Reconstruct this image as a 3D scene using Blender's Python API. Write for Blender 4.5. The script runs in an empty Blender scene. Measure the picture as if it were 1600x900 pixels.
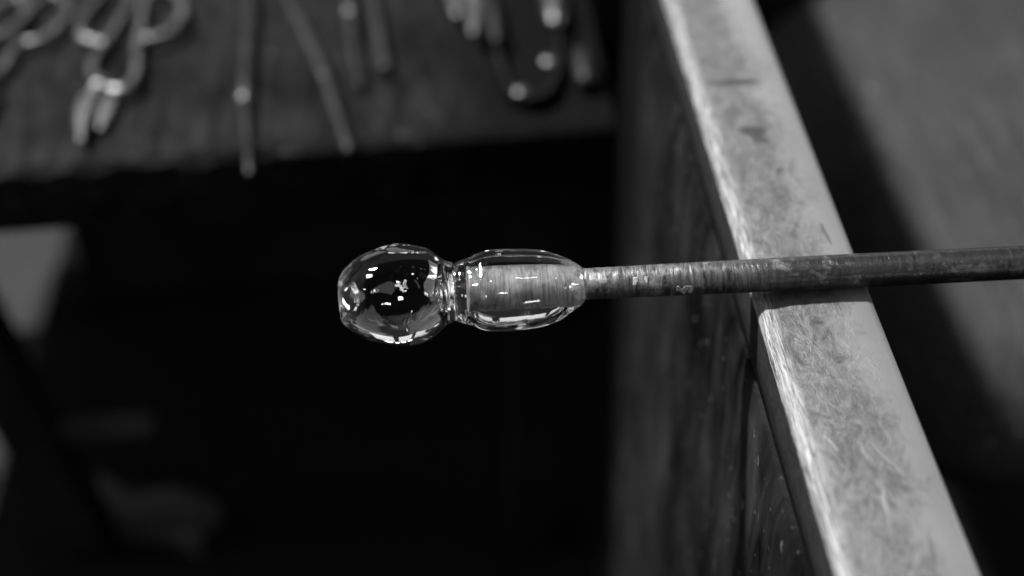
import bpy, bmesh, math, random
from mathutils import Vector, Matrix, noise

S = bpy.context.scene
COL = S.collection
random.seed(7)

# ------------------------------------------------------------------ camera
PITCH = math.radians(40.9)          # looking down at the bench
YAW = math.radians(3.97)            # a little to the right of the rail's direction
RAIL_Z = 0.80
CAM = Vector((0.0, 0.0, RAIL_Z + 0.4716))
LENS, SENSOR = 50.0, 36.0
cam_d = bpy.data.cameras.new('camera')
cam = bpy.data.objects.new('camera', cam_d)
COL.objects.link(cam)
cam_d.lens = LENS
cam_d.sensor_width = SENSOR
cam_d.clip_start = 0.02
cam_d.clip_end = 60.0
cam.location = CAM
cam.rotation_euler = (math.pi / 2 - PITCH, 0.0, -YAW)
cam_d.dof.use_dof = True
cam_d.dof.focus_distance = 0.695
cam_d.dof.aperture_fstop = 2.4
cam_d.dof.aperture_blades = 0
S.camera = cam
S.render.resolution_x, S.render.resolution_y = 1024, 576

# ------------------------------------------------------------------ world and lamps
W = bpy.data.worlds.new('World')
S.world = W
W.use_nodes = True
W.node_tree.nodes['Background'].inputs['Color'].default_value = (1, 1, 1, 1)
W.node_tree.nodes['Background'].inputs['Strength'].default_value = 0.022


def lamp(name, loc, aim, sx, sy, watts):
    d = bpy.data.lights.new(name, 'AREA')
    d.shape = 'RECTANGLE'
    d.size, d.size_y, d.energy = sx, sy, watts
    o = bpy.data.objects.new(name, d)
    COL.objects.link(o)
    o.location = loc
    o.rotation_euler = (Vector(aim) - Vector(loc)).to_track_quat('-Z', 'Y').to_euler()
    return o


HUB = (0.05, 0.52, 0.82)
lamp('key_lamp', (-1.16, 1.42, 2.80), (0.2, 0.6, 0.8), 0.14, 0.14, 390)
# workshop windows and ceiling panels, plus lamps added for glints in the glass
lamp('ceiling_glint_lamp', (-1.50, 0.85, 3.05), HUB, 0.40, 0.28, 13)
lamp('ceiling_glint_lamp', (0.60, 0.45, 3.30), HUB, 0.24, 0.18, 4.5)
lamp('window_lamp', (-2.55, 0.95, 1.25), HUB, 0.26, 0.40, 16)
lamp('window_lamp', (-2.60, 0.60, 1.25), HUB, 0.14, 0.40, 7)
lamp('furnace_glow', (-2.50, 0.02, 0.42), HUB, 0.80, 0.20, 18)
lamp('back_glint_lamp', (0.80, -2.0, 0.95), HUB, 0.30, 0.24, 5)
lamp('back_glint_lamp', (-1.3, -1.9, 1.9), HUB, 0.22, 0.30, 5)
lamp('ceiling_glint_lamp', (-0.55, -0.25, 3.2), HUB, 0.20, 0.16, 4)  # added overhead for more sparkle in the glass
lamp('ceiling_glint_lamp', (-1.95, -0.35, 2.6), HUB, 0.20, 0.24, 6)  # another added lamp, overhead left, for sparkle
lamp('ceiling_glint_lamp', (1.85, 0.35, 2.9), HUB, 0.18, 0.20, 4)  # another added lamp, overhead right, for sparkle
lamp('back_glint_lamp', (0.15, -1.7, 2.3), HUB, 0.26, 0.18, 5)  # added behind the camera for sparkle
for x in (-0.7, -0.1, 0.5, 1.1):
    lamp('far_window_lamp', (x, 4.4, 2.5), HUB, 0.36, 0.32, 5)
for y in (-0.5, 0.0, 1.2, 1.7):
    lamp('side_glint_lamp', (2.7, y, 1.6), HUB, 0.28, 0.40, 7)  # added at the right for more glints in the glass
# large dim fill lamps, added for grey bands in the glass
for x in (-1.5, -0.2, 1.2):
    lamp('dim_fill_lamp', (x, 4.7, 1.6), HUB, 1.0, 1.2, 3.4)
for y in (-0.6, 0.7, 2.0):
    lamp('dim_fill_lamp', (3.2, y, 1.5), HUB, 0.9, 1.2, 7.0)
for y in (-0.9, 0.4, 1.7):
    lamp('dim_fill_lamp', (-3.3, y, 1.7), HUB, 0.9, 1.1, 4.5)
for x in (-1.3, 1.7):
    lamp('overhead_fill_lamp', (x, -0.9, 3.4), HUB, 1.0, 1.3, 4.0)  # overhead fill added for the glass

V = S.view_settings
V.view_transform = 'Standard'
V.look = 'None'
V.exposure = 0.0
V.gamma = 1.0
V.use_curve_mapping = False
S.cycles.use_denoising = True
S.cycles.denoiser = 'OPENIMAGEDENOISE'
S.cycles.max_bounces = 16
S.cycles.transmission_bounces = 16
S.cycles.glossy_bounces = 8
S.cycles.caustics_refractive = True
S.cycles.caustics_reflective = True
S.cycles.blur_glossy = 0.6
S.cycles.sample_clamp_indirect = 15.0

# ------------------------------------------------------------------ helpers
FPX = LENS / SENSOR * 1600.0
_R = cam.rotation_euler.to_matrix()


def at(px, py, z):
    """the point of the horizontal plane z that shows at a place of the 1600 x 900 picture"""
    d = _R @ Vector(((px - 800) / FPX, -(py - 450) / FPX, -1.0))
    return CAM + d * ((z - CAM.z) / d.z)


def link(name, me, mat=None, parent=None, smooth=True):
    o = bpy.data.objects.new(name, me)
    COL.objects.link(o)
    if mat:
        me.materials.append(mat)
    if smooth:
        for p in me.polygons:
            p.use_smooth = True
    if parent:
        o.parent = parent
        o.matrix_parent_inverse = Matrix.Translation(-parent.location)
    return o


def mesh(name, verts, faces):
    me = bpy.data.meshes.new(name)
    me.from_pydata([tuple(v) for v in verts], [], faces)
    me.validate()
    bm = bmesh.new()
    bm.from_mesh(me)
    bmesh.ops.recalc_face_normals(bm, faces=bm.faces)
    bm.to_mesh(me)
    bm.free()
    return me


def thing(name, label, cat, loc, group=None):
    o = bpy.data.objects.new(name, None)
    COL.objects.link(o)
    o.location = loc
    o.empty_display_size = 0.05
    return tag(o, label, cat, group)


def tag(o, label, cat, group=None):
    o['label'], o['category'] = label, cat
    if group:
        o['group'] = group
    return o


def spline(pts, n):
    """Catmull-Rom through points (tuples of any length)"""
    P = [Vector(p) for p in pts]
    P = [P[0] * 2 - P[1]] + P + [P[-1] * 2 - P[-2]]
    out = []
    for i in range(1, len(P) - 2):
        for k in range(n):
            t = k / n
            a, b, c, d = P[i - 1], P[i], P[i + 1], P[i + 2]
            out.append(0.5 * ((2 * b) + (c - a) * t + (2 * a - 5 * b + 4 * c - d) * t * t
                              + (3 * b - a - 3 * c + d) * t ** 3))
    out.append(P[-2])
    return out


def tube(pts, rad, seg=12, flat=1.0, close=True, dome=True):
    """sweep an ellipse along pts; rad: number or list; flat scales it vertically"""
    n = len(pts)
    R = [rad] * n if isinstance(rad, (int, float)) else list(rad)
    pts = [Vector(p) for p in pts]
    if dome:        # rounded ends
        a = (pts[0] - pts[1]).normalized()
        b = (pts[-1] - pts[-2]).normalized()
        pts = [pts[0] + a * R[0] * 0.55, pts[0] + a * R[0] * 0.38] + pts + \
              [pts[-1] + b * R[-1] * 0.38, pts[-1] + b * R[-1] * 0.55]
        R = [R[0] * 0.35, R[0] * 0.75] + R + [R[-1] * 0.75, R[-1] * 0.35]
        n = len(pts)
    vs, fs = [], []
    for i, p in enumerate(pts):
        t = (pts[min(i + 1, n - 1)] - pts[max(i - 1, 0)]).normalized()
        s = t.cross(Vector((0, 0, 1)))
        s = s.normalized() if s.length > 1e-4 else Vector((1, 0, 0))
        u = s.cross(t).normalized()
        for k in range(seg):
            a = 2 * math.pi * k / seg
            vs.append(p + s * math.cos(a) * R[i] + u * math.sin(a) * R[i] * flat)
    for i in range(n - 1):
        for k in range(seg):
            k2 = (k + 1) % seg
            fs.append((i * seg + k, i * seg + k2, (i + 1) * seg + k2, (i + 1) * seg + k))
    fs.append(tuple(range(seg)))
    fs.append(tuple((n - 1) * seg + k for k in range(seg)))
    return vs, fs


def box(x0, x1, y0, y1, z0, z1, bev=0.003, name='box'):
    bm = bmesh.new()
    bmesh.ops.create_cube(bm, size=1)
    for v in bm.verts:
        v.co = Vector((x0 + (v.co.x + .5) * (x1 - x0), y0 + (v.co.y + .5) * (y1 - y0), z0 + (v.co.z + .5) * (z1 - z0)))
    bmesh.ops.bevel(bm, geom=bm.edges[:], offset=bev, segments=2, profile=.5, affect='EDGES')
    me = bpy.data.meshes.new(name)
    bm.to_mesh(me)
    bm.free()
    return me


# ------------------------------------------------------------------ materials
class Mat:
    def __init__(s, name):
        s.m = bpy.data.materials.new(name)
        s.m.use_nodes = True
        s.t = s.m.node_tree
        s.b = s.t.nodes['Principled BSDF']
        s.co = s.n('ShaderNodeTexCoord').outputs['Object']

    def n(s, kind, **kw):
        o = s.t.nodes.new(kind)
        for k, v in kw.items():
            setattr(o, k, v)
        return o

    def l(s, a, b):
        s.t.links.new(a, b)

    def noise(s, scale, detail=5, rough=.6, stretch=(1, 1, 1), dist=0.0):
        mp = s.n('ShaderNodeMapping')
        mp.inputs['Scale'].default_value = stretch
        s.l(s.co, mp.inputs['Vector'])
        t = s.n('ShaderNodeTexNoise')
        t.inputs['Scale'].default_value = scale
        t.inputs['Detail'].default_value = detail
        t.inputs['Roughness'].default_value = rough
        t.inputs['Distortion'].default_value = dist
        s.l(mp.outputs['Vector'], t.inputs['Vector'])
        return t.outputs['Fac']

    def ramp(s, fac, *stops):
        r = s.n('ShaderNodeValToRGB')
        e = r.color_ramp.elements
        while len(e) < len(stops):
            e.new(.5)
        for q, (p, v) in zip(e, stops):
            q.position = p
            q.color = (v, v, v, 1)
        s.l(fac, r.inputs['Fac'])
        return r.outputs['Color']

    def math(s, op, a, b=0.0, c=None):
        o = s.n('ShaderNodeMath', operation=op)
        for i, q in enumerate((a, b, c)):
            if q is None:
                continue
            if isinstance(q, (int, float)):
                o.inputs[i].default_value = q
            else:
                s.l(q, o.inputs[i])
        return o.outputs[0]

    def mix(s, fac, a, b):
        o = s.n('ShaderNodeMix', data_type='FLOAT')
        for i, q in zip((0, 2, 3), (fac, a, b)):
            if isinstance(q, (int, float)):
                o.inputs[i].default_value = q
            else:
                s.l(q, o.inputs[i])
        return o.outputs[0]

    def set(s, key, v):
        i = s.b.inputs[key]
        if isinstance(v, (int, float)):
            i.default_value = (v, v, v, 1) if i.type == 'RGBA' else v
        else:
            s.l(v, i)

    def bump(s, h, strength, dist):
        o = s.n('ShaderNodeBump')
        o.inputs['Strength'].default_value = strength
        o.inputs['Distance'].default_value = dist
        s.l(h, o.inputs['Height'])
        s.l(o.outputs['Normal'], s.b.inputs['Normal'])

    def blob(s, loc, rotz, size, wobble=0.0, wscale=60):
        """soft-edged elliptical mark at a place of the object: 1 in the middle, 0 outside"""
        v = s.co
        if wobble:
            t = s.n('ShaderNodeTexNoise')
            t.inputs['Scale'].default_value = wscale
            t.inputs['Detail'].default_value = 4
            s.l(s.co, t.inputs['Vector'])
            sub = s.n('ShaderNodeVectorMath', operation='SUBTRACT')
            sub.inputs[1].default_value = (.5, .5, .5)
            s.l(t.outputs['Color'], sub.inputs[0])
            sc = s.n('ShaderNodeVectorMath', operation='SCALE')
            sc.inputs['Scale'].default_value = wobble
            s.l(sub.outputs[0], sc.inputs[0])
            ad = s.n('ShaderNodeVectorMath', operation='ADD')
            s.l(v, ad.inputs[0])
            s.l(sc.outputs[0], ad.inputs[1])
            v = ad.outputs[0]
        mp = s.n('ShaderNodeMapping', vector_type='TEXTURE')
        mp.inputs['Location'].default_value = loc
        mp.inputs['Rotation'].default_value = (0, 0, rotz)
        mp.inputs['Scale'].default_value = size
        s.l(v, mp.inputs['Vector'])
        g = s.n('ShaderNodeTexGradient', gradient_type='SPHERICAL')
        s.l(mp.outputs['Vector'], g.inputs['Vector'])
        return g.outputs['Fac']


def plain_metal(name, lo, hi, rough, scale=60, metallic=1.0):
    m = Mat(name)
    f = m.noise(scale, 6, .65)
    m.set('Base Color', m.ramp(f, (.3, lo), (.7, hi)))
    m.set('Metallic', metallic)
    m.set('Roughness', m.ramp(m.noise(scale * .6, 4), (.3, rough * .8), (.7, min(1, rough * 1.25))))
    m.bump(f, .25, .001)
    return m.m


def wood(name, lo, hi, rough, stretch, scale=30, spec=.3, bump=.5, painted_shade=None, blotch=(.30, 1.4)):
    m = Mat(name)
    grain = m.noise(scale, 7, .62, stretch, .6)
    blot = m.noise(9, 5, .6)
    c = m.math('MULTIPLY', m.ramp(grain, (.3, lo), (.72, hi)), m.ramp(blot, (.34, blotch[0]), (.68, blotch[1])))
    specks = m.ramp(m.noise(140, 2, .5), (.68, 0.0), (.75, hi * 3.0))
    c = m.math('ADD', c, specks)
    if painted_shade:                     # shade painted as a dark patch with a ragged edge
        b = m.blob(painted_shade[0], 0, painted_shade[1], .05, 14)
        c = m.mix(m.ramp(b, (.05, 0), (.5, 1)), c, .0015)
    m.set('Base Color', c)
    m.set('Roughness', rough)
    m.set('Specular IOR Level', spec)
    m.bump(grain, bump, .002)
    return m.m


M = {}
M['tool'] = plain_metal('tool_steel', .05, .12, .36)
M['bow'] = plain_metal('sooty_spring_steel', .005, .012, .4)
M['tool_dark'] = plain_metal('dark_tool_steel', .012, .028, .5)
M['seat'] = wood('seat_wood', .014, .029, .7, (7, .5, 6), 20, spec=.01, bump=.15, blotch=(.85, 1.1))
M['leg'] = wood('dark_leg_wood', .002, .005, .7, (4, 4, .6), 30, spec=.08)
M['stretcher'] = wood('pale_stretcher_wood', .016, .026, .7, (.6, 4, 4), 30, spec=.1)


def floor_shading():
    m = Mat('concrete_floor')
    a = m.noise(4, 6, .6)
    b = m.noise(60, 4, .6)
    m.set('Base Color', m.math('MULTIPLY', m.ramp(a, (.3, .010), (.7, .016)), m.ramp(b, (.3, .8), (.7, 1.1))))
    m.set('Roughness', .8)
    m.set('Specular IOR Level', .15)
    m.bump(b, .3, .002)
    return m.m


M['floor'] = floor_shading()


def shade_sheet_material():  # near-black surface that paints shade on the floor
    m = Mat('painted_floor_shade')
    b = m.noise(80, 4, .6)
    m.set('Base Color', m.ramp(b, (.3, .002), (.7, .005)))
    m.set('Roughness', .8)
    m.set('Specular IOR Level', .02)
    m.bump(b, .4, .002)
    return m.m


M['mat'] = shade_sheet_material()

# ------------------------------------------------------------------ key places
XL = at(1176, 450, RAIL_Z).x          # left edge of the rail
XR = XL + 0.0590                      # right edge
SHELF_Z = RAIL_Z - 0.19
SEAT_Z = RAIL_Z - 0.28

# ------------------------------------------------------------------ floor
fl = link('floor', mesh('floor', [(-4, -1, 0), (3, -1, 0), (3, 5, 0), (-4, 5, 0)], [(0, 1, 2, 3)]), M['floor'])
fl['kind'] = 'structure'
mx, my = at(112, 345, 0).x, at(20, 742, 0).y
mt = link('floor_shading', box(mx, mx + 2.1, -.6, 3.2, .001, .012, .003), M['mat'], None, False)  # black sheet standing in for shade under shelf and bench
tag(mt, 'big black sheet painting shade on the floor under shelf and bench', 'mat')  # category only; the sheet stands in for shade
mt = link('floor_shading', box(mx - 1.2, mx - .012, -.6, my, .001, .012, .003), M['mat'], None, False)  # second black sheet, for the shade at the near left
tag(mt, 'black sheet painting shade on the floor at the lower left corner', 'mat')  # category only; the sheet stands in for shade

# ------------------------------------------------------------------ bench: rail, panel, seat
bench = thing('glassblowing_bench', "glassblower's bench with bright worn steel rail, dark side panel and pale seat",
              'workbench', (XL + .1, 0.6, 0))


def rail_material():
    m = Mat('worn_rail_steel')
    sx = m.n('ShaderNodeSeparateXYZ')
    m.l(m.co, sx.inputs[0])
    X = sx.outputs['X']
    big = m.noise(22, 5, .6)
    fine = m.noise(420, 5, .7, (1, .55, 1), 1.2)
    mid = m.noise(120, 6, .7, (1, .6, 1), 1.5)
    # worn scaly half towards the glass, smooth rubbed strip along the other edge
    u = m.math('DIVIDE', m.math('SUBTRACT', X, XL), XR - XL)
    uw = m.math('ADD', u, m.math('MULTIPLY', m.math('SUBTRACT', big, .5), .7))
    uw = m.math('ADD', uw, m.math('MULTIPLY', m.math('SUBTRACT', mid, .5), .5))
    smooth = m.ramp(uw, (.50, 0), (.82, 1))
    scaly = m.math('MULTIPLY', m.ramp(mid, (.32, .028), (.68, .084)), m.ramp(fine, (.3, .72), (.7, 1.25)))
    clean = m.math('MULTIPLY', m.ramp(fine, (.2, .128), (.8, .148)), m.ramp(big, (.3, .92), (.7, 1.05)))
    col = m.mix(smooth, scaly, clean)
    streak = m.noise(900, 5, .7, (1, .06, 1), .8)
    cham = m.ramp(m.math('ADD', u, m.math('MULTIPLY', m.math('SUBTRACT', mid, .5), .12)), (.10, 1), (.16, 0))
    col = m.mix(cham, col, m.ramp(streak, (.42, .015), (.62, .14)))
    for (px, py, L, w, dark, ang, wob) in MARKS:
        p = at(px, py, RAIL_Z)
        dark = dark * (.12 if py < 250 else .38) if dark not in (.14,) else .115
        b = m.blob((p.x, p.y, RAIL_Z), ang, (L, w, .02), wob)
        col = m.mix(m.math('MINIMUM', m.math('MULTIPLY', b, 2.6), .85), col, dark)
    # dark side below the lip
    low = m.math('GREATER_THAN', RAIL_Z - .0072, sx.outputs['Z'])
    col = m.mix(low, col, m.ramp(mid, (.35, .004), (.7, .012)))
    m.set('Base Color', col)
    m.set('Metallic', m.math('MULTIPLY', m.mix(cham, .55, .15), m.math('SUBTRACT', 1.0, low)))
    m.set('Specular IOR Level', m.mix(low, .4, .1))
    m.set('Roughness', m.mix(cham, m.mix(smooth, .52, .44), .62))
    h = m.math('ADD', m.math('MULTIPLY', mid, .7), m.math('MULTIPLY', fine, .5))
    h = m.math('MULTIPLY', h, m.mix(smooth, 1.0, .12))
    m.bump(h, .55, .0012)
    return m.m


MARKS = [  # stains and scratches on the rail top: picture place, length, width, tone, turn, wobble
    (1150, 129, .017, .0045, .13, .05, .006), (1175, 205, .010, .006, .10, -.3, .008),
    (1186, 218, .006, .004, .15, -.6, .006), (1120, 56, .010, .008, .45, .2, .010),
    (1200, 256, .003, .003, .12, 0, .002), (1290, 365, .0012, .012, .15, .1, .002),
    (1278, 580, .013, .0007, .12, -.62, .004), (1310, 605, .010, .0006, .15, -.75, .004),
    (1302, 640, .0007, .010, .16, .1, .004), (1388, 720, .0007, .014, .14, .38, .004),
    (1384, 790, .0007, .016, .14, -.12, .004), (1298, 690, .0009, .007, .14, .4, .003),
    (1456, 870, .0012, .016, .16, -.2, .004), (1392, 852, .0012, .006, .10, 0, .003),
    (1340, 660, .003, .002, .20, 0, .006),
]


def rail_mesh():
    prof = [(0, -.036), (0, -.020), (.0000, -.0085), (.0004, -.0050), (.0016, -.0034), (.0036, -.0018), (.0052, -.0013),
            (.0085, -.0010), (.016, -.0004), (.028, .0002), (.042, .0004), (.0550, 0), (.0578, -.0008), (.0588, -.0022), (.059, -.006), (.059, -.036)]
    ys = [-.05 + i * .004 for i in range(int(1.75 / .004))]
    vs, fs = [], []
    n = len(prof)
    for y in ys:
        for k, (a, b) in enumerate(prof):
            dx = dz = 0
            if 2 <= k <= 8:
                w = noise.noise(Vector((y * 55, k * .8, 3)))
                w2 = noise.noise(Vector((y * 190, k * 1.7, 9)))
                dz = (w * .0007 + w2 * .00035)
                dx = (w2 * .0005 + w * .0004) * (1 if k < 8 else .3)
                if k < 4:
                    dx *= .5
            elif k in (9, 10, 11):
                dz = noise.noise(Vector((y * 14, k * .6, 1))) * .0003
            vs.append((XL + a + dx, y, RAIL_Z + b + dz))
    for i in range(len(ys) - 1):
        for k in range(n):
            k2 = (k + 1) % n
            fs.append((i * n + k, i * n + k2, (i + 1) * n + k2, (i + 1) * n + k))
    fs.append(tuple(range(n)))
    fs.append(tuple((len(ys) - 1) * n + k for k in range(n)))
    return mesh('rail', vs, fs)


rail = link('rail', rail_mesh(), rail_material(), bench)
rail['label'] = 'bright worn steel rail with scratches and dark smudges'

PY1 = at(985, -150, RAIL_Z).y


M['panel'] = wood('dark_panel_wood', .0006, .010, .6, (3, 3.0, .6), 16, spec=.03,
                  painted_shade=((XL, PY1 + .01, .45), (.3, .17, 1.2)), blotch=(.15, 1.9))  # far end painted dark, fading into shade


def panel_mesh():
    x0, x1 = XL - .0045, XL + .040
    y0, y1, z0, z1 = -.05, PY1, .12, RAIL_Z - .0365
    ny, nz = 60, 40
    vs, fs = [], []
    for j in range(nz + 1):
        for i in range(ny + 1):
            y, z = y0 + (y1 - y0) * i / ny, z0 + (z1 - z0) * j / nz
            d = noise.noise(Vector((y * 9, z * 2, 5))) * .0016 + noise.noise(Vector((y * 40, z * 6, 2))) * .0006
            if j == nz:
                d += .0018 + abs(noise.noise(Vector((y * 30, 1, 1)))) * .002
            vs.append((x0 + d, y, z))
    for j in range(nz):
        for i in range(ny):
            a = j * (ny + 1) + i
            fs.append((a, a + 1, a + ny + 2, a + ny + 1))
    m = len(vs)
    vs += [(x1, y0, z0), (x1, y1, z0), (x1, y1, z1), (x1, y0, z1)]
    r = ny + 1
    fs.append((m, m + 1, m + 2, m + 3))
    fs.append(tuple(range(r)) + (m + 1, m))
    fs.append(tuple(nz * r + k for k in range(r)) + (m + 2, m + 3))
    fs.append(tuple(j * r for j in range(nz + 1)) + (m + 3, m))
    fs.append(tuple(j * r + ny for j in range(nz + 1)) + (m + 2, m + 1))
    return mesh('side_panel', vs, fs)


pan = link('side_panel', panel_mesh(), M['panel'], bench, smooth=False)
pan['label'] = 'dark stained wooden panel under the rail'


def rounded_slab(name, x0, x1, y0, y1, z1, thick, rc, roll):
    def loop(ins, z):
        out = []
        r = max(rc - ins, .004)
        for (cx, cy, a0) in ((x1 - rc, y1 - rc, 0), (x0 + rc, y1 - rc, 90), (x0 + rc, y0 + rc, 180), (x1 - rc, y0 + rc, 270)):
            for k in range(13):
                a = math.radians(a0 + 90 * k / 12)
                out.append((cx + r * math.cos(a), cy + r * math.sin(a), z))
        return out
    loops = []
    for k in range(9):
        a = math.pi / 2 * k / 8
        loops.append(loop(roll * (1 - math.sin(a)), z1 - roll * (1 - math.cos(a))))
    loops.append(loop(0, z1 - thick))
    vs, fs = [], []
    n = len(loops[0])
    for L in loops:
        vs += L
    for i in range(len(loops) - 1):
        for k in range(n):
            fs.append((i * n + k, i * n + (k + 1) % n, (i + 1) * n + (k + 1) % n, (i + 1) * n + k))
    fs.append(tuple(range(n)))
    fs.append(tuple((len(loops) - 1) * n + k for k in range(n)))
    return mesh(name, vs, fs)


sy1 = at(1500, -2, SEAT_Z).y + .09
sy0 = at(1590, 610, SEAT_Z).y
sx0 = at(1385, 350, SEAT_Z).x - .045
seat = link('seat', rounded_slab('seat', sx0, sx0 + .62, sy0, sy1, SEAT_Z, .12, .13, .09), M['seat'], bench)
seat['label'] = 'pale wooden seat board with rounded corners'
for (a, b) in ((sx0 + .50, sy0 + .10), (sx0 + .50, sy1 - .16)):
    link('leg', box(a, a + .06, b, b + .06, 0.0, SEAT_Z - .121, .004), M['leg'], bench, False)
link('crossbar', box(XL + .041, sx0 + .58, sy1 - .12, sy1 - .06, SEAT_Z - .18, SEAT_Z - .1215, .004), M['leg'], bench, False)
for y in (.02, PY1 - .09):
    link('leg', box(XL - .002, XL + .038, y, y + .06, 0.0, .119, .003), M['leg'], bench, False)

# ------------------------------------------------------------------ tool shelf
M['shelf'] = wood('dark_shelf_wood', .001, .0085, .8, (4, .8, 5), 22, spec=.02,
                  painted_shade=(at(905, 130, SHELF_Z), (.15, .36, .1)))  # shade around the jacks painted on the right end
fa, fb = at(0, 268, SHELF_Z), at(850, 205, SHELF_Z)
SY0 = (fa.y + fb.y) / 2
shelf = thing('tool_shelf', 'dark wooden shelf strewn with tools, left of the steel rail', 'shelf', (-.3, SY0 + .2, 0))
SX0, SX1 = -1.16 + (mx + 1.16) * (2.22 / 2.8), XL - .008


def shelf_mesh():
    nx, ny = 110, 50
    y1 = SY0 + .58
    th = .060
    kx = (fb.y - fa.y) / (fb.x - fa.x) - 0.0
    xm = (fa.x + fb.x) / 2
    vs, fs = [], []
    for j in range(ny + 1):
        for i in range(nx + 1):
            x, y = SX0 + (SX1 - SX0) * i / nx, SY0 + (y1 - SY0) * j / ny
            sk = kx * (x - xm) * (1 - j / ny)      # the front edge is not quite square to the rail
            z = SHELF_Z + noise.noise(Vector((x * 7, y * 3, 0))) * .0010 + noise.noise(Vector((x * 40, y * 12, 0))) * .0005
            if j == 0:
                z -= .004 + abs(noise.noise(Vector((x * 24, 7, 0)))) * .012
            if j == 1:
                y = SY0 + .006 + noise.noise(Vector((x * 22, 3, 3))) * .004
            vs.append((x, y + sk, z))
    r = nx + 1
    for j in range(ny):
        for i in range(nx):
            a = j * r + i
            fs.append((a, a + 1, a + r + 1, a + r))
    m = len(vs)
    zb = SHELF_Z - th
    vs += [(SX0, SY0 + kx * (SX0 - xm), zb), (SX1, SY0 + kx * (SX1 - xm), zb), (SX1, y1, zb), (SX0, y1, zb)]
    fs.append((m, m + 1, m + 2, m + 3))
    fs.append(tuple(range(r)) + (m + 1, m))
    fs.append(tuple(ny * r + k for k in range(r)) + (m + 2, m + 3))
    fs.append(tuple(j * r for j in range(ny + 1)) + (m + 3, m))
    fs.append(tuple(j * r + nx for j in range(ny + 1)) + (m + 2, m + 1))
    return mesh('board', vs, fs)


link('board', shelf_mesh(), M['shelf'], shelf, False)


def leg(a, b, w, mat, name='leg', par=shelf):
    a, b = Vector(a), Vector(b)
    d = (b - a).normalized()
    s = Vector((0, 1, 0)).cross(d).normalized() * w
    u = d.cross(s).normalized() * w
    vs = [p + s * i + u * j for p in (a, b) for i, j in ((-1, -1), (1, -1), (1, 1), (-1, 1))]
    fs = [(0, 1, 2, 3), (4, 5, 6, 7)] + [(k, (k + 1) % 4, 4 + (k + 1) % 4, 4 + k) for k in range(4)]
    return link(name, mesh(name, vs, fs), mat, par, False)




def at_y(px, py, y):
    d = _R @ Vector(((px - 800) / FPX, -(py - 450) / FPX, -1.0))
    return CAM + d * ((y - CAM.y) / d.y)


LY = SY0 + .10
l1, l2 = at_y(0, 580, LY), at_y(50, 672, LY)
ld = l2 - l1
leg(l1 + ld * ((SHELF_Z - .064 - l1.z) / ld.z), l1 + ld * ((.014 - l1.z) / ld.z), .024, M['leg'])
link('light_blocker', box(mx + .05, SX1 + .40, SY0 + .54, SY0 + .56, .014, SHELF_Z - .062, .002), M['leg'], shelf, False)  # added board that keeps light from reaching under the shelf
leg((SX1 - .06, SY0 + .07, SHELF_Z - .061), (SX1 - .06, SY0 + .07, .002), .022, M['leg'])
leg((SX0 + .05, SY0 + .46, SHELF_Z - .061), (SX0 + .05, SY0 + .46, .002), .022, M['leg'])
leg((SX1 - .06, SY0 + .46, SHELF_Z - .061), (SX1 - .06, SY0 + .46, .002), .022, M['leg'])
sp = at_y(72, 674, LY + .01)
leg((sp.x, sp.y, sp.z), (at_y(238, 658, LY + .015).x, sp.y + .005, sp.z), .009, M['stretcher'], 'stretcher')

# ------------------------------------------------------------------ pipe and gather
PR = 0.0086
AX_Z = RAIL_Z + PR + .0006
pa, pb = at(735, 452.5, AX_Z), at(1600, 410, AX_Z)
ax = (pb - pa).normalized()
side = ax.cross(Vector((0, 0, 1))).normalized()      # towards the camera
up = side.cross(ax).normalized()


def pipe_material():
    m = Mat('iron_pipe')
    # coordinates along the pipe
    dot = m.n('ShaderNodeVectorMath', operation='DOT_PRODUCT')
    m.l(m.co, dot.inputs[0])
    dot.inputs[1].default_value = ax
    s = m.math('SUBTRACT', dot.outputs['Value'], pa.dot(ax))
    rings = m.n('ShaderNodeTexNoise', noise_dimensions='1D')
    rings.inputs['Scale'].default_value = 900
    rings.inputs['Detail'].default_value = 4
    m.l(s, rings.inputs['W'])
    st = m.noise(420, 6, .7, (1, .22, .22), .6)
    blot = m.noise(90, 5, .65)
    wear = m.ramp(m.math('ADD', s, m.math('MULTIPLY', m.math('SUBTRACT', blot, .5), .10)), (.10, 1.0), (.17, 0.0))
    f = m.math('ADD', m.math('MULTIPLY', rings.outputs['Fac'], .14), m.math('MULTIPLY', st, .86))
    rough_c = m.ramp(f, (.38, .02), (.70, .19))
    bright = m.ramp(blot, (.56, 0), (.70, .30))
    clean_c = m.math('ADD', m.ramp(f, (.3, .025), (.7, .06)), m.math('MULTIPLY', m.math('MULTIPLY', bright, .5), m.ramp(s, (.20, 1.0), (.30, .25))))
    inside = m.ramp(s, (.045, .16), (.062, 0))        # end under the glass, painted brighter for light the glass brings
    m.set('Base Color', m.math('ADD', m.mix(wear, clean_c, m.math('ADD', rough_c, m.math('MULTIPLY', bright, .6))), m.math('MULTIPLY', inside, m.ramp(f, (.3, .5), (.7, 1.6)))))
    m.set('Metallic', .85)
    m.set('Roughness', m.mix(wear, .30, .46))
    m.bump(m.math('ADD', f, m.math('MULTIPLY', blot, .8)), .5, .0009)
    return m.m


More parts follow.
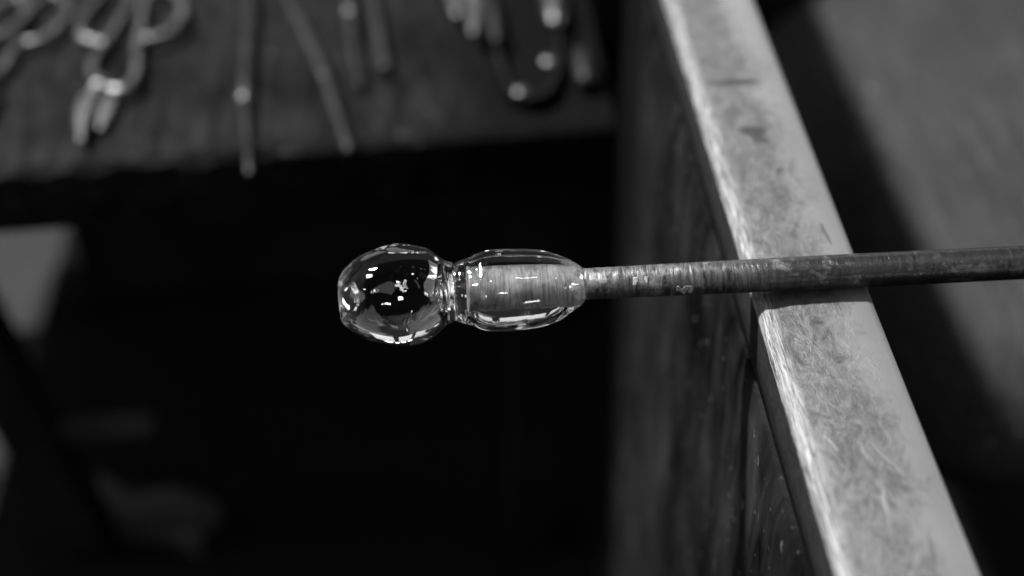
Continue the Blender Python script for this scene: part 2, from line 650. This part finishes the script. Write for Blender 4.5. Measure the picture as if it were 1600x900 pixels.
def pipe_mesh():
    L = (pb - pa).length + .35
    n, seg = 520, 40
    vs, fs = [], []
    for i in range(n + 1):
        s = L * (i / n) ** 1.25
        p = pa + ax * s
        r = PR * (0.90 + .10 * min(1, max(0, (s - .05) / .12)))
        if i == 0:
            r *= .86
        amp = .00032 * max(0.0, 1 - s / .15) + .00003
        for k in range(seg):
            a = 2 * math.pi * k / seg
            rr = r + amp * (noise.noise(Vector((s * 420, math.cos(a) * 3.5, math.sin(a) * 3.5)))
                            + .7 * noise.noise(Vector((s * 1100, math.cos(a) * 7, math.sin(a) * 7))))
            vs.append(p + (side * math.cos(a) + up * math.sin(a)) * rr)
    for i in range(n):
        for k in range(seg):
            k2 = (k + 1) % seg
            fs.append((i * seg + k, i * seg + k2, (i + 1) * seg + k2, (i + 1) * seg + k))
    fs.append(tuple(range(seg)))
    fs.append(tuple(n * seg + k for k in range(seg)))
    return mesh('shaft', vs, fs)


pipe = thing('punty_rod', 'dark iron rod lying across the steel rail, scaly near the glass', 'rod', pa + ax * .15)
link('shaft', pipe_mesh(), pipe_material(), pipe)
flake_m = plain_metal('bright_scale', .10, .28, .6, 300, .3)
for (px, lift, ln) in ((1061, .02, .0036), (1052, .10, .0026), (985, .75, .0026), (1070, .03, .0028), (1002, .8, .0020)):
    s = (px - 735) / (1600 - 735) * (pb - pa).length
    a = lift
    c = pa + ax * s + (side * math.cos(a) + up * math.sin(a)) * (PR * .97)
    nrm = (side * math.cos(a) + up * math.sin(a))
    tng = nrm.cross(ax)
    vs, fs = [], []
    K = 8
    for h, q in ((0, 1.0), (.00022, .85), (.00026, .35)):
        for k in range(K):
            t = 2 * math.pi * k / K
            w = 1 + .5 * math.sin(k * 3.7 + px * 1.3) * math.cos(k * 1.1 + px)
            vs.append(c + nrm * (h - .0002) + (ax * math.cos(t) * ln * .55 + tng * math.sin(t) * ln * .8) * q * w)
    for i in range(2):
        for k in range(K):
            fs.append((i * K + k, i * K + (k + 1) % K, (i + 1) * K + (k + 1) % K, (i + 1) * K + k))
    fs.append(tuple(range(K)))
    fs.append(tuple(2 * K + k for k in range(K)))
    link('scale_flake', mesh('scale_flake', vs, fs), flake_m, pipe, False)

PROF = [(530.5, 0), (531, 9), (532.5, 20), (536, 33), (542, 44), (550, 52), (560, 58.5), (575, 66), (592, 72), (610, 76.5), (626, 79), (642, 79.5),
        (656, 77.5), (670, 72), (682, 63.5), (692, 55), (699, 50), (705, 48), (709, 46.5), (711.5, 45), (714, 46.5), (719, 49), (727, 51), (736, 54),
        (746, 58.5), (756, 62), (768, 64), (782, 64.5), (800, 64), (820, 62.5), (838, 60.5), (852, 58), (864, 54.5), (876, 49), (886, 43.5),
        (896, 37), (904, 31), (909, 26), (911, 22), (909, 18), (905, 12), (903, 0)]
PXM = (pb - pa).length / (1600 - 735)       # metres per picture pixel along the pipe


def gather_mesh():
    P = spline([(a, b, 0) for a, b in PROF], 6)
    seg = 144
    rnd = random.Random(11)
    planes = []
    for _ in range(26):
        n3 = Vector((rnd.gauss(0, 1), rnd.gauss(0, 1), rnd.gauss(0, 1))).normalized()
        planes.append((n3, rnd.uniform(.955, .985)))
    planes += [(-ax, .955), ((-ax + up * .8).normalized(), .97), ((-ax - up * .9).normalized(), .965), ((-up + ax * .1).normalized(), .96), ((up - side * .3).normalized(), .97)]
    cb, Rb = pa + ax * ((628 - 735) * PXM) - up * .0012, 79.5 / 3120
    vs, fs = [], []
    MPX = 1 / 3120.0
    for q in P:
        s = (q.x - 735) * PXM
        r0 = max(q.y, 0) * MPX
        sag = .0012 if q.x < 880 else .0006
        c = pa + ax * s - up * sag
        for k in range(seg):
            a = 2 * math.pi * k / seg
            ca, sa = math.cos(a), math.sin(a)
            w = noise.noise(Vector((s * 26, ca * .9, sa * .9)))
            w2 = noise.noise(Vector((s * 75, ca * 2.2, sa * 2.2)))
            nk = math.exp(-((q.x - 703) / 26) ** 2)
            f = 1 + (.018 + .03 * nk) * w + (.006 + .022 * nk) * w2
            # a few rubbed flats from the tool and the marver
            for (fa_, dep, s0, s1) in ((-1.25, .94, .0, .06), (-2.0, .95, .0, .05), (1.3, .95, .004, .05), (2.0, .94, 0, .05)):
                if s0 < s < s1:
                    cc = math.cos(a - fa_)
                    if cc > dep:
                        f *= (dep / cc) ** .9
            v = c + (side * ca + up * sa) * r0 * f
            if q.x < 690:            # chilled, slightly faceted skin of the end bulb
                rel = v - cb
                al = rel.dot(ax)
                k_ax = 1.22 if al < 0 else 1.0
                rel = rel + ax * (al / k_ax - al)
                for n3, d3 in planes:
                    e = rel.dot(n3) - d3 * Rb
                    if e > 0:
                        rel = rel - n3 * e * .5
                al = rel.dot(ax)
                v = cb + rel + ax * (al * k_ax - al)
            vs.append(v)
    n = len(P)
    for i in range(n - 1):
        for k in range(seg):
            k2 = (k + 1) % seg
            fs.append((i * seg + k, i * seg + k2, (i + 1) * seg + k2, (i + 1) * seg + k))
    me = mesh('glass_gather', vs, fs)
    bm = bmesh.new()
    bm.from_mesh(me)
    bmesh.ops.remove_doubles(bm, verts=bm.verts, dist=2e-5)
    bmesh.ops.recalc_face_normals(bm, faces=bm.faces)
    bm.to_mesh(me)
    bm.free()
    return me


def glass_material():
    m = Mat('clear_glass')
    m.set('Base Color', .97)
    m.set('Transmission Weight', 1.0)
    m.set('Roughness', 0.0)
    m.set('IOR', 1.51)
    h = m.noise(55, 3, .5)
    m.bump(h, .10, .003)
    return m.m


GL = glass_material()
gather = link('glass_gather', gather_mesh(), GL)
tag(gather, 'clear double-bulbed lump of glass on the end of the iron rod', 'glass')
# trapped air: small bubbles in the bulb and along the neck
for (px, dy, dz, r) in ((592, .006, .006, .0006), (598, .004, .005, .0008), (672, .006, .004, .0015), (679, .007, .001, .0011), (690, .006, -.004, .0013),
                        (684, .009, .005, .0009), (692, .003, .006, .0012), (606, .010, .003, .0004)):
    c = pa + ax * ((px - 735) * PXM) + side * dy + up * dz
    bm = bmesh.new()
    bmesh.ops.create_icosphere(bm, subdivisions=3, radius=r)
    for v in bm.verts:
        v.co = c + ax * v.co.x * 1.4 + side * v.co.y + up * v.co.z
    bmesh.ops.recalc_face_normals(bm, faces=bm.faces)
    bmesh.ops.reverse_faces(bm, faces=bm.faces)
    me = bpy.data.meshes.new('air_bubble')
    bm.to_mesh(me)
    bm.free()
    link('air_bubble', me, GL, gather)

# ------------------------------------------------------------------ tools on the shelf


def zpx(pts, ox, oy, sc, z):
    return [at(ox + a / sc, oy + b / sc, z) for a, b in pts]


def part(name, pts, rad, mat, par, n=6, flat=1.0, seg=12, sm=True):
    p = spline(pts, n) if sm else [Vector(q) for q in pts]
    if isinstance(rad, (list, tuple)):
        rr = [q[0] for q in spline([(r, 0, 0) for r in rad], n)] if sm else list(rad)
    else:
        rr = rad
    v, f = tube(p, rr, seg, flat)
    return link(name, mesh(name, v, f), mat, par)


def disc(name, c, r, h, mat, par):
    v, f = [], []
    K = 20
    for q, z in ((1, 0), (1, h * .6), (.8, h), (.3, h * 1.1)):
        for k in range(K):
            a = 2 * math.pi * k / K
            v.append((c.x + math.cos(a) * r * q, c.y + math.sin(a) * r * q, c.z + z))
    for i in range(3):
        for k in range(K):
            f.append((i * K + k, i * K + (k + 1) % K, (i + 1) * K + (k + 1) % K, (i + 1) * K + k))
    f.append(tuple(range(K)))
    f.append(tuple(3 * K + k for k in range(K)))
    return link(name, mesh(name, v, f), mat, par)


zs = SHELF_Z + .0085
shA = thing('shears', 'pale steel shears with two angular loop handles lying near the shelf front', 'shears', at(160, 110, SHELF_Z), 'steel shears on the shelf')
q = lambda pts, dz=0: zpx(pts, 0, 0, 3.75, zs + dz)
part('handle', q([(640, 545), (600, 500), (540, 440), (558, 350), (640, 235), (715, 110), (765, 0), (745, -75), (640, -60), (545, 45), (478, 140),
                  (480, 215), (560, 245), (618, 262)]), .0044, M['tool'], shA)
part('handle', q([(545, 545), (590, 505), (690, 532), (765, 500), (800, 430), (802, 300), (822, 180), (828, 80), (870, -25), (975, -55), (1055, 0),
                  (1065, 110), (1000, 190), (910, 222), (850, 232)], .004), .0047, M['tool'], shA)
part('blade', q([(585, 500), (520, 590), (492, 690), (474, 815)], .004), [.006, .0085, .0085, .0025], M['tool'], shA, flat=.55)
part('blade', q([(600, 505), (648, 560), (622, 660), (590, 745)]), [.006, .0065, .0065, .003], M['tool'], shA, flat=.45)
disc('pivot_screw', q([(586, 495)], .006)[0], .0078, .005, M['tool'], shA)

shB = thing('shears', 'pale steel shears cut off by the left picture edge', 'shears', at(20, 60, SHELF_Z), 'steel shears on the shelf')
part('handle', q([(-70, 500), (-20, 440), (40, 385), (65, 320), (130, 258), (230, 240), (330, 180), (398, 92), (378, 15), (310, -30), (235, 10), (165, 95), (110, 175), (60, 215)]),
     .0045, M['tool'], shB)
part('handle', q([(-110, 520), (-150, 420), (-120, 300), (-60, 230), (10, 205), (80, 165), (150, 95), (130, -10), (40, 10), (-40, 60), (-70, 140), (-50, 200)], .004),
     .0043, M['tool'], shB)
part('blade', q([(-80, 505), (-140, 620), (-180, 760)], .003), [.006, .009, .004], M['tool'], shB, flat=.5)
part('blade', q([(-95, 515), (-80, 620), (-130, 740)]), [.006, .008, .003], M['tool'], shB, flat=.5)
disc('pivot_screw', q([(-85, 508)], .006)[0], .0078, .005, M['tool'], shB)

zr = SHELF_Z + .0075
q = lambda pts, dz=0: zpx(pts, 340, 0, 3.103, zr + dz)
rodC = thing('handled_pick', 'slim steel pick with a bright collar, overhanging the shelf edge', 'pick', at(385, 120, SHELF_Z))
part('handle', q([(160, -160), (157, 0), (150, 200), (134, 440)], .001), [.0062, .0064, .0062, .0052], M['tool_dark'], rodC)
part('shank', q([(134, 440), (138, 560), (155, 842)]), [.0042, .0042, .0032], M['tool_dark'], rodC)
part('collar', q([(133, 452), (131, 490)], .001), .0066, M['tool'], rodC, sm=False)
rodD = thing('iron_bar_tool', 'long dark bar slanting off the shelf edge, second tool over the edge', 'bar', at(495, 95, SHELF_Z))
part('handle', q([(270, -130), (345, 10), (480, 285), (525, 390)], .001), [.0060, .0062, .0070, .0058], M['tool_dark'], rodD)
part('shank', q([(525, 390), (580, 560), (640, 735)]), [.0055, .0055, .0042], M['tool_dark'], rodD)

tw = thing('tweezers', 'dark long-armed tweezers lying on the shelf between slanting bar and spring jacks', 'tweezers', at(572, 50, SHELF_Z))
part('arm', q([(640, -150), (640, 50), (655, 220), (690, 420)]), [.0055, .0055, .0048, .003], M['tool_dark'], tw, flat=.8)
part('arm', q([(720, -150), (752, 0), (785, 180), (815, 330)], .001), [.0058, .0058, .0055, .005], M['tool_dark'], tw, flat=.8)
part('bridge', q([(636, -130), (720, -140)]), .0055, M['tool_dark'], tw, sm=False)
disc('glint_stud', q([(642, 55)], .004)[0], .0055, .003, M['tool'], tw)  # bright stud put in for the glint on the arm

q = lambda pts, dz=0: zpx(pts, 660, 0, 3.75, zr + dz)
jk = thing('paddle_jacks', 'pair of pale tapering blades at the top picture edge, left of the spring bow', 'jacks', at(728, 5, SHELF_Z))
part('blade', q([(170, -260), (185, -100), (195, 0), (208, 85)], .012), [.0075, .0085, .0085, .0045], M['tool'], jk, flat=.6)
part('blade', q([(320, -260), (318, -100), (312, 20), (302, 190)], .012), [.009, .0105, .010, .004], M['tool'], jk, flat=.6)
part('bow', q([(170, -260), (150, -420), (240, -520), (340, -420), (320, -260)], .012), .006, M['tool_dark'], jk)
for px in (180, 320):
    b = q([(px, -240)], 0)[0]
    disc('foot', Vector((b.x, b.y, SHELF_Z)), .006, .020, M['tool_dark'], jk)


def strap(name, pts, z0, z1, t, mat, par, n=8):
    P = spline(pts, n)
    m = len(P)
    v, f = [], []
    for i, p in enumerate(P):
        d = (P[min(i + 1, m - 1)] - P[max(i - 1, 0)])
        s = Vector((d.y, -d.x, 0)).normalized() * t / 2
        for sg, z in ((-1, z0), (1, z0), (1, z1 - .001), (.5, z1), (-.5, z1), (-1, z1 - .001)):
            v.append((p.x + s.x * sg, p.y + s.y * sg, z))
    for i in range(m - 1):
        for k in range(6):
            f.append((i * 6 + k, i * 6 + (k + 1) % 6, (i + 1) * 6 + (k + 1) % 6, (i + 1) * 6 + k))
    f.append(tuple(range(6)))
    f.append(tuple((m - 1) * 6 + k for k in range(6)))
    return link(name, mesh(name, v, f), mat, par)


zt = SHELF_Z + .015
qt = lambda pts: zpx(pts, 660, 0, 3.75, zt)
bow = thing('spring_jacks', 'dark spring-steel jacks with U-shaped bow towards the shelf front', 'jacks', at(825, 60, SHELF_Z))
strap('bow', qt([(360, -200), (395, 0), (425, 170), (440, 300), (478, 430), (525, 520), (585, 552), (660, 560), (745, 510), (795, 400), (800, 250), (785, 100), (770, -40), (745, -220)]),
      SHELF_Z + .002, zt, .0055, M['bow'], bow)
part('grip', zpx([(385, -40), (425, 170), (436, 240)], 660, 0, 3.75, zt), [.006, .0065, .005], M['tool_dark'], bow)
part('grip', zpx([(752, -130), (768, -20), (775, 80), (776, 140)], 660, 0, 3.75, zt), [.009, .011, .011, .007], M['tool'], bow)
for (a, b) in ((575, 548), (738, 368)):
    disc('glint_stud', zpx([(a, b)], 660, 0, 3.75, zt - .001)[0], .0062, .004, M['tool'], bow)  # bright discs added as glints on the dark bow
pk = thing('peg', 'stubby dark peg on the shelf against the bench panel', 'peg', at(912, 110, SHELF_Z))
part('body', zpx([(920, 330), (945, 410), (962, 480)], 660, 0, 3.75, SHELF_Z + .0115), [.009, .0105, .009], M['tool_dark'], pk)

# pale cloth on the floor in the gloom under the shelf
cl = []
fc = []
N = 28
c0 = at(235, 812, .01)
for j in range(N + 1):
    for i in range(N + 1):
        u, v = i / N - .5, j / N - .5
        x = u * .15 + v * .03 + .006 * math.sin(v * 9)
        y = v * .07 - u * .06 + .008 * math.sin(u * 7)
        z = .020 + .008 * noise.noise(Vector((u * 3, v * 3, 4)))
        cl.append((c0.x + x, c0.y + y, max(z, .0145)))
for j in range(N):
    for i in range(N):
        a = j * (N + 1) + i
        fc.append((a, a + 1, a + N + 2, a + N + 1))
rm = Mat('rag_cloth')
rm.set('Base Color', rm.ramp(rm.noise(30, 4), (.3, .007), (.7, .012)))
rm.set('Roughness', .95)
rag = link('rag', mesh('rag', cl, fc), rm.m)
so = rag.modifiers.new('thick', 'SOLIDIFY')
so.thickness = .003
tag(rag, 'dim crumpled rag on the dark floor under the shelf', 'rag')
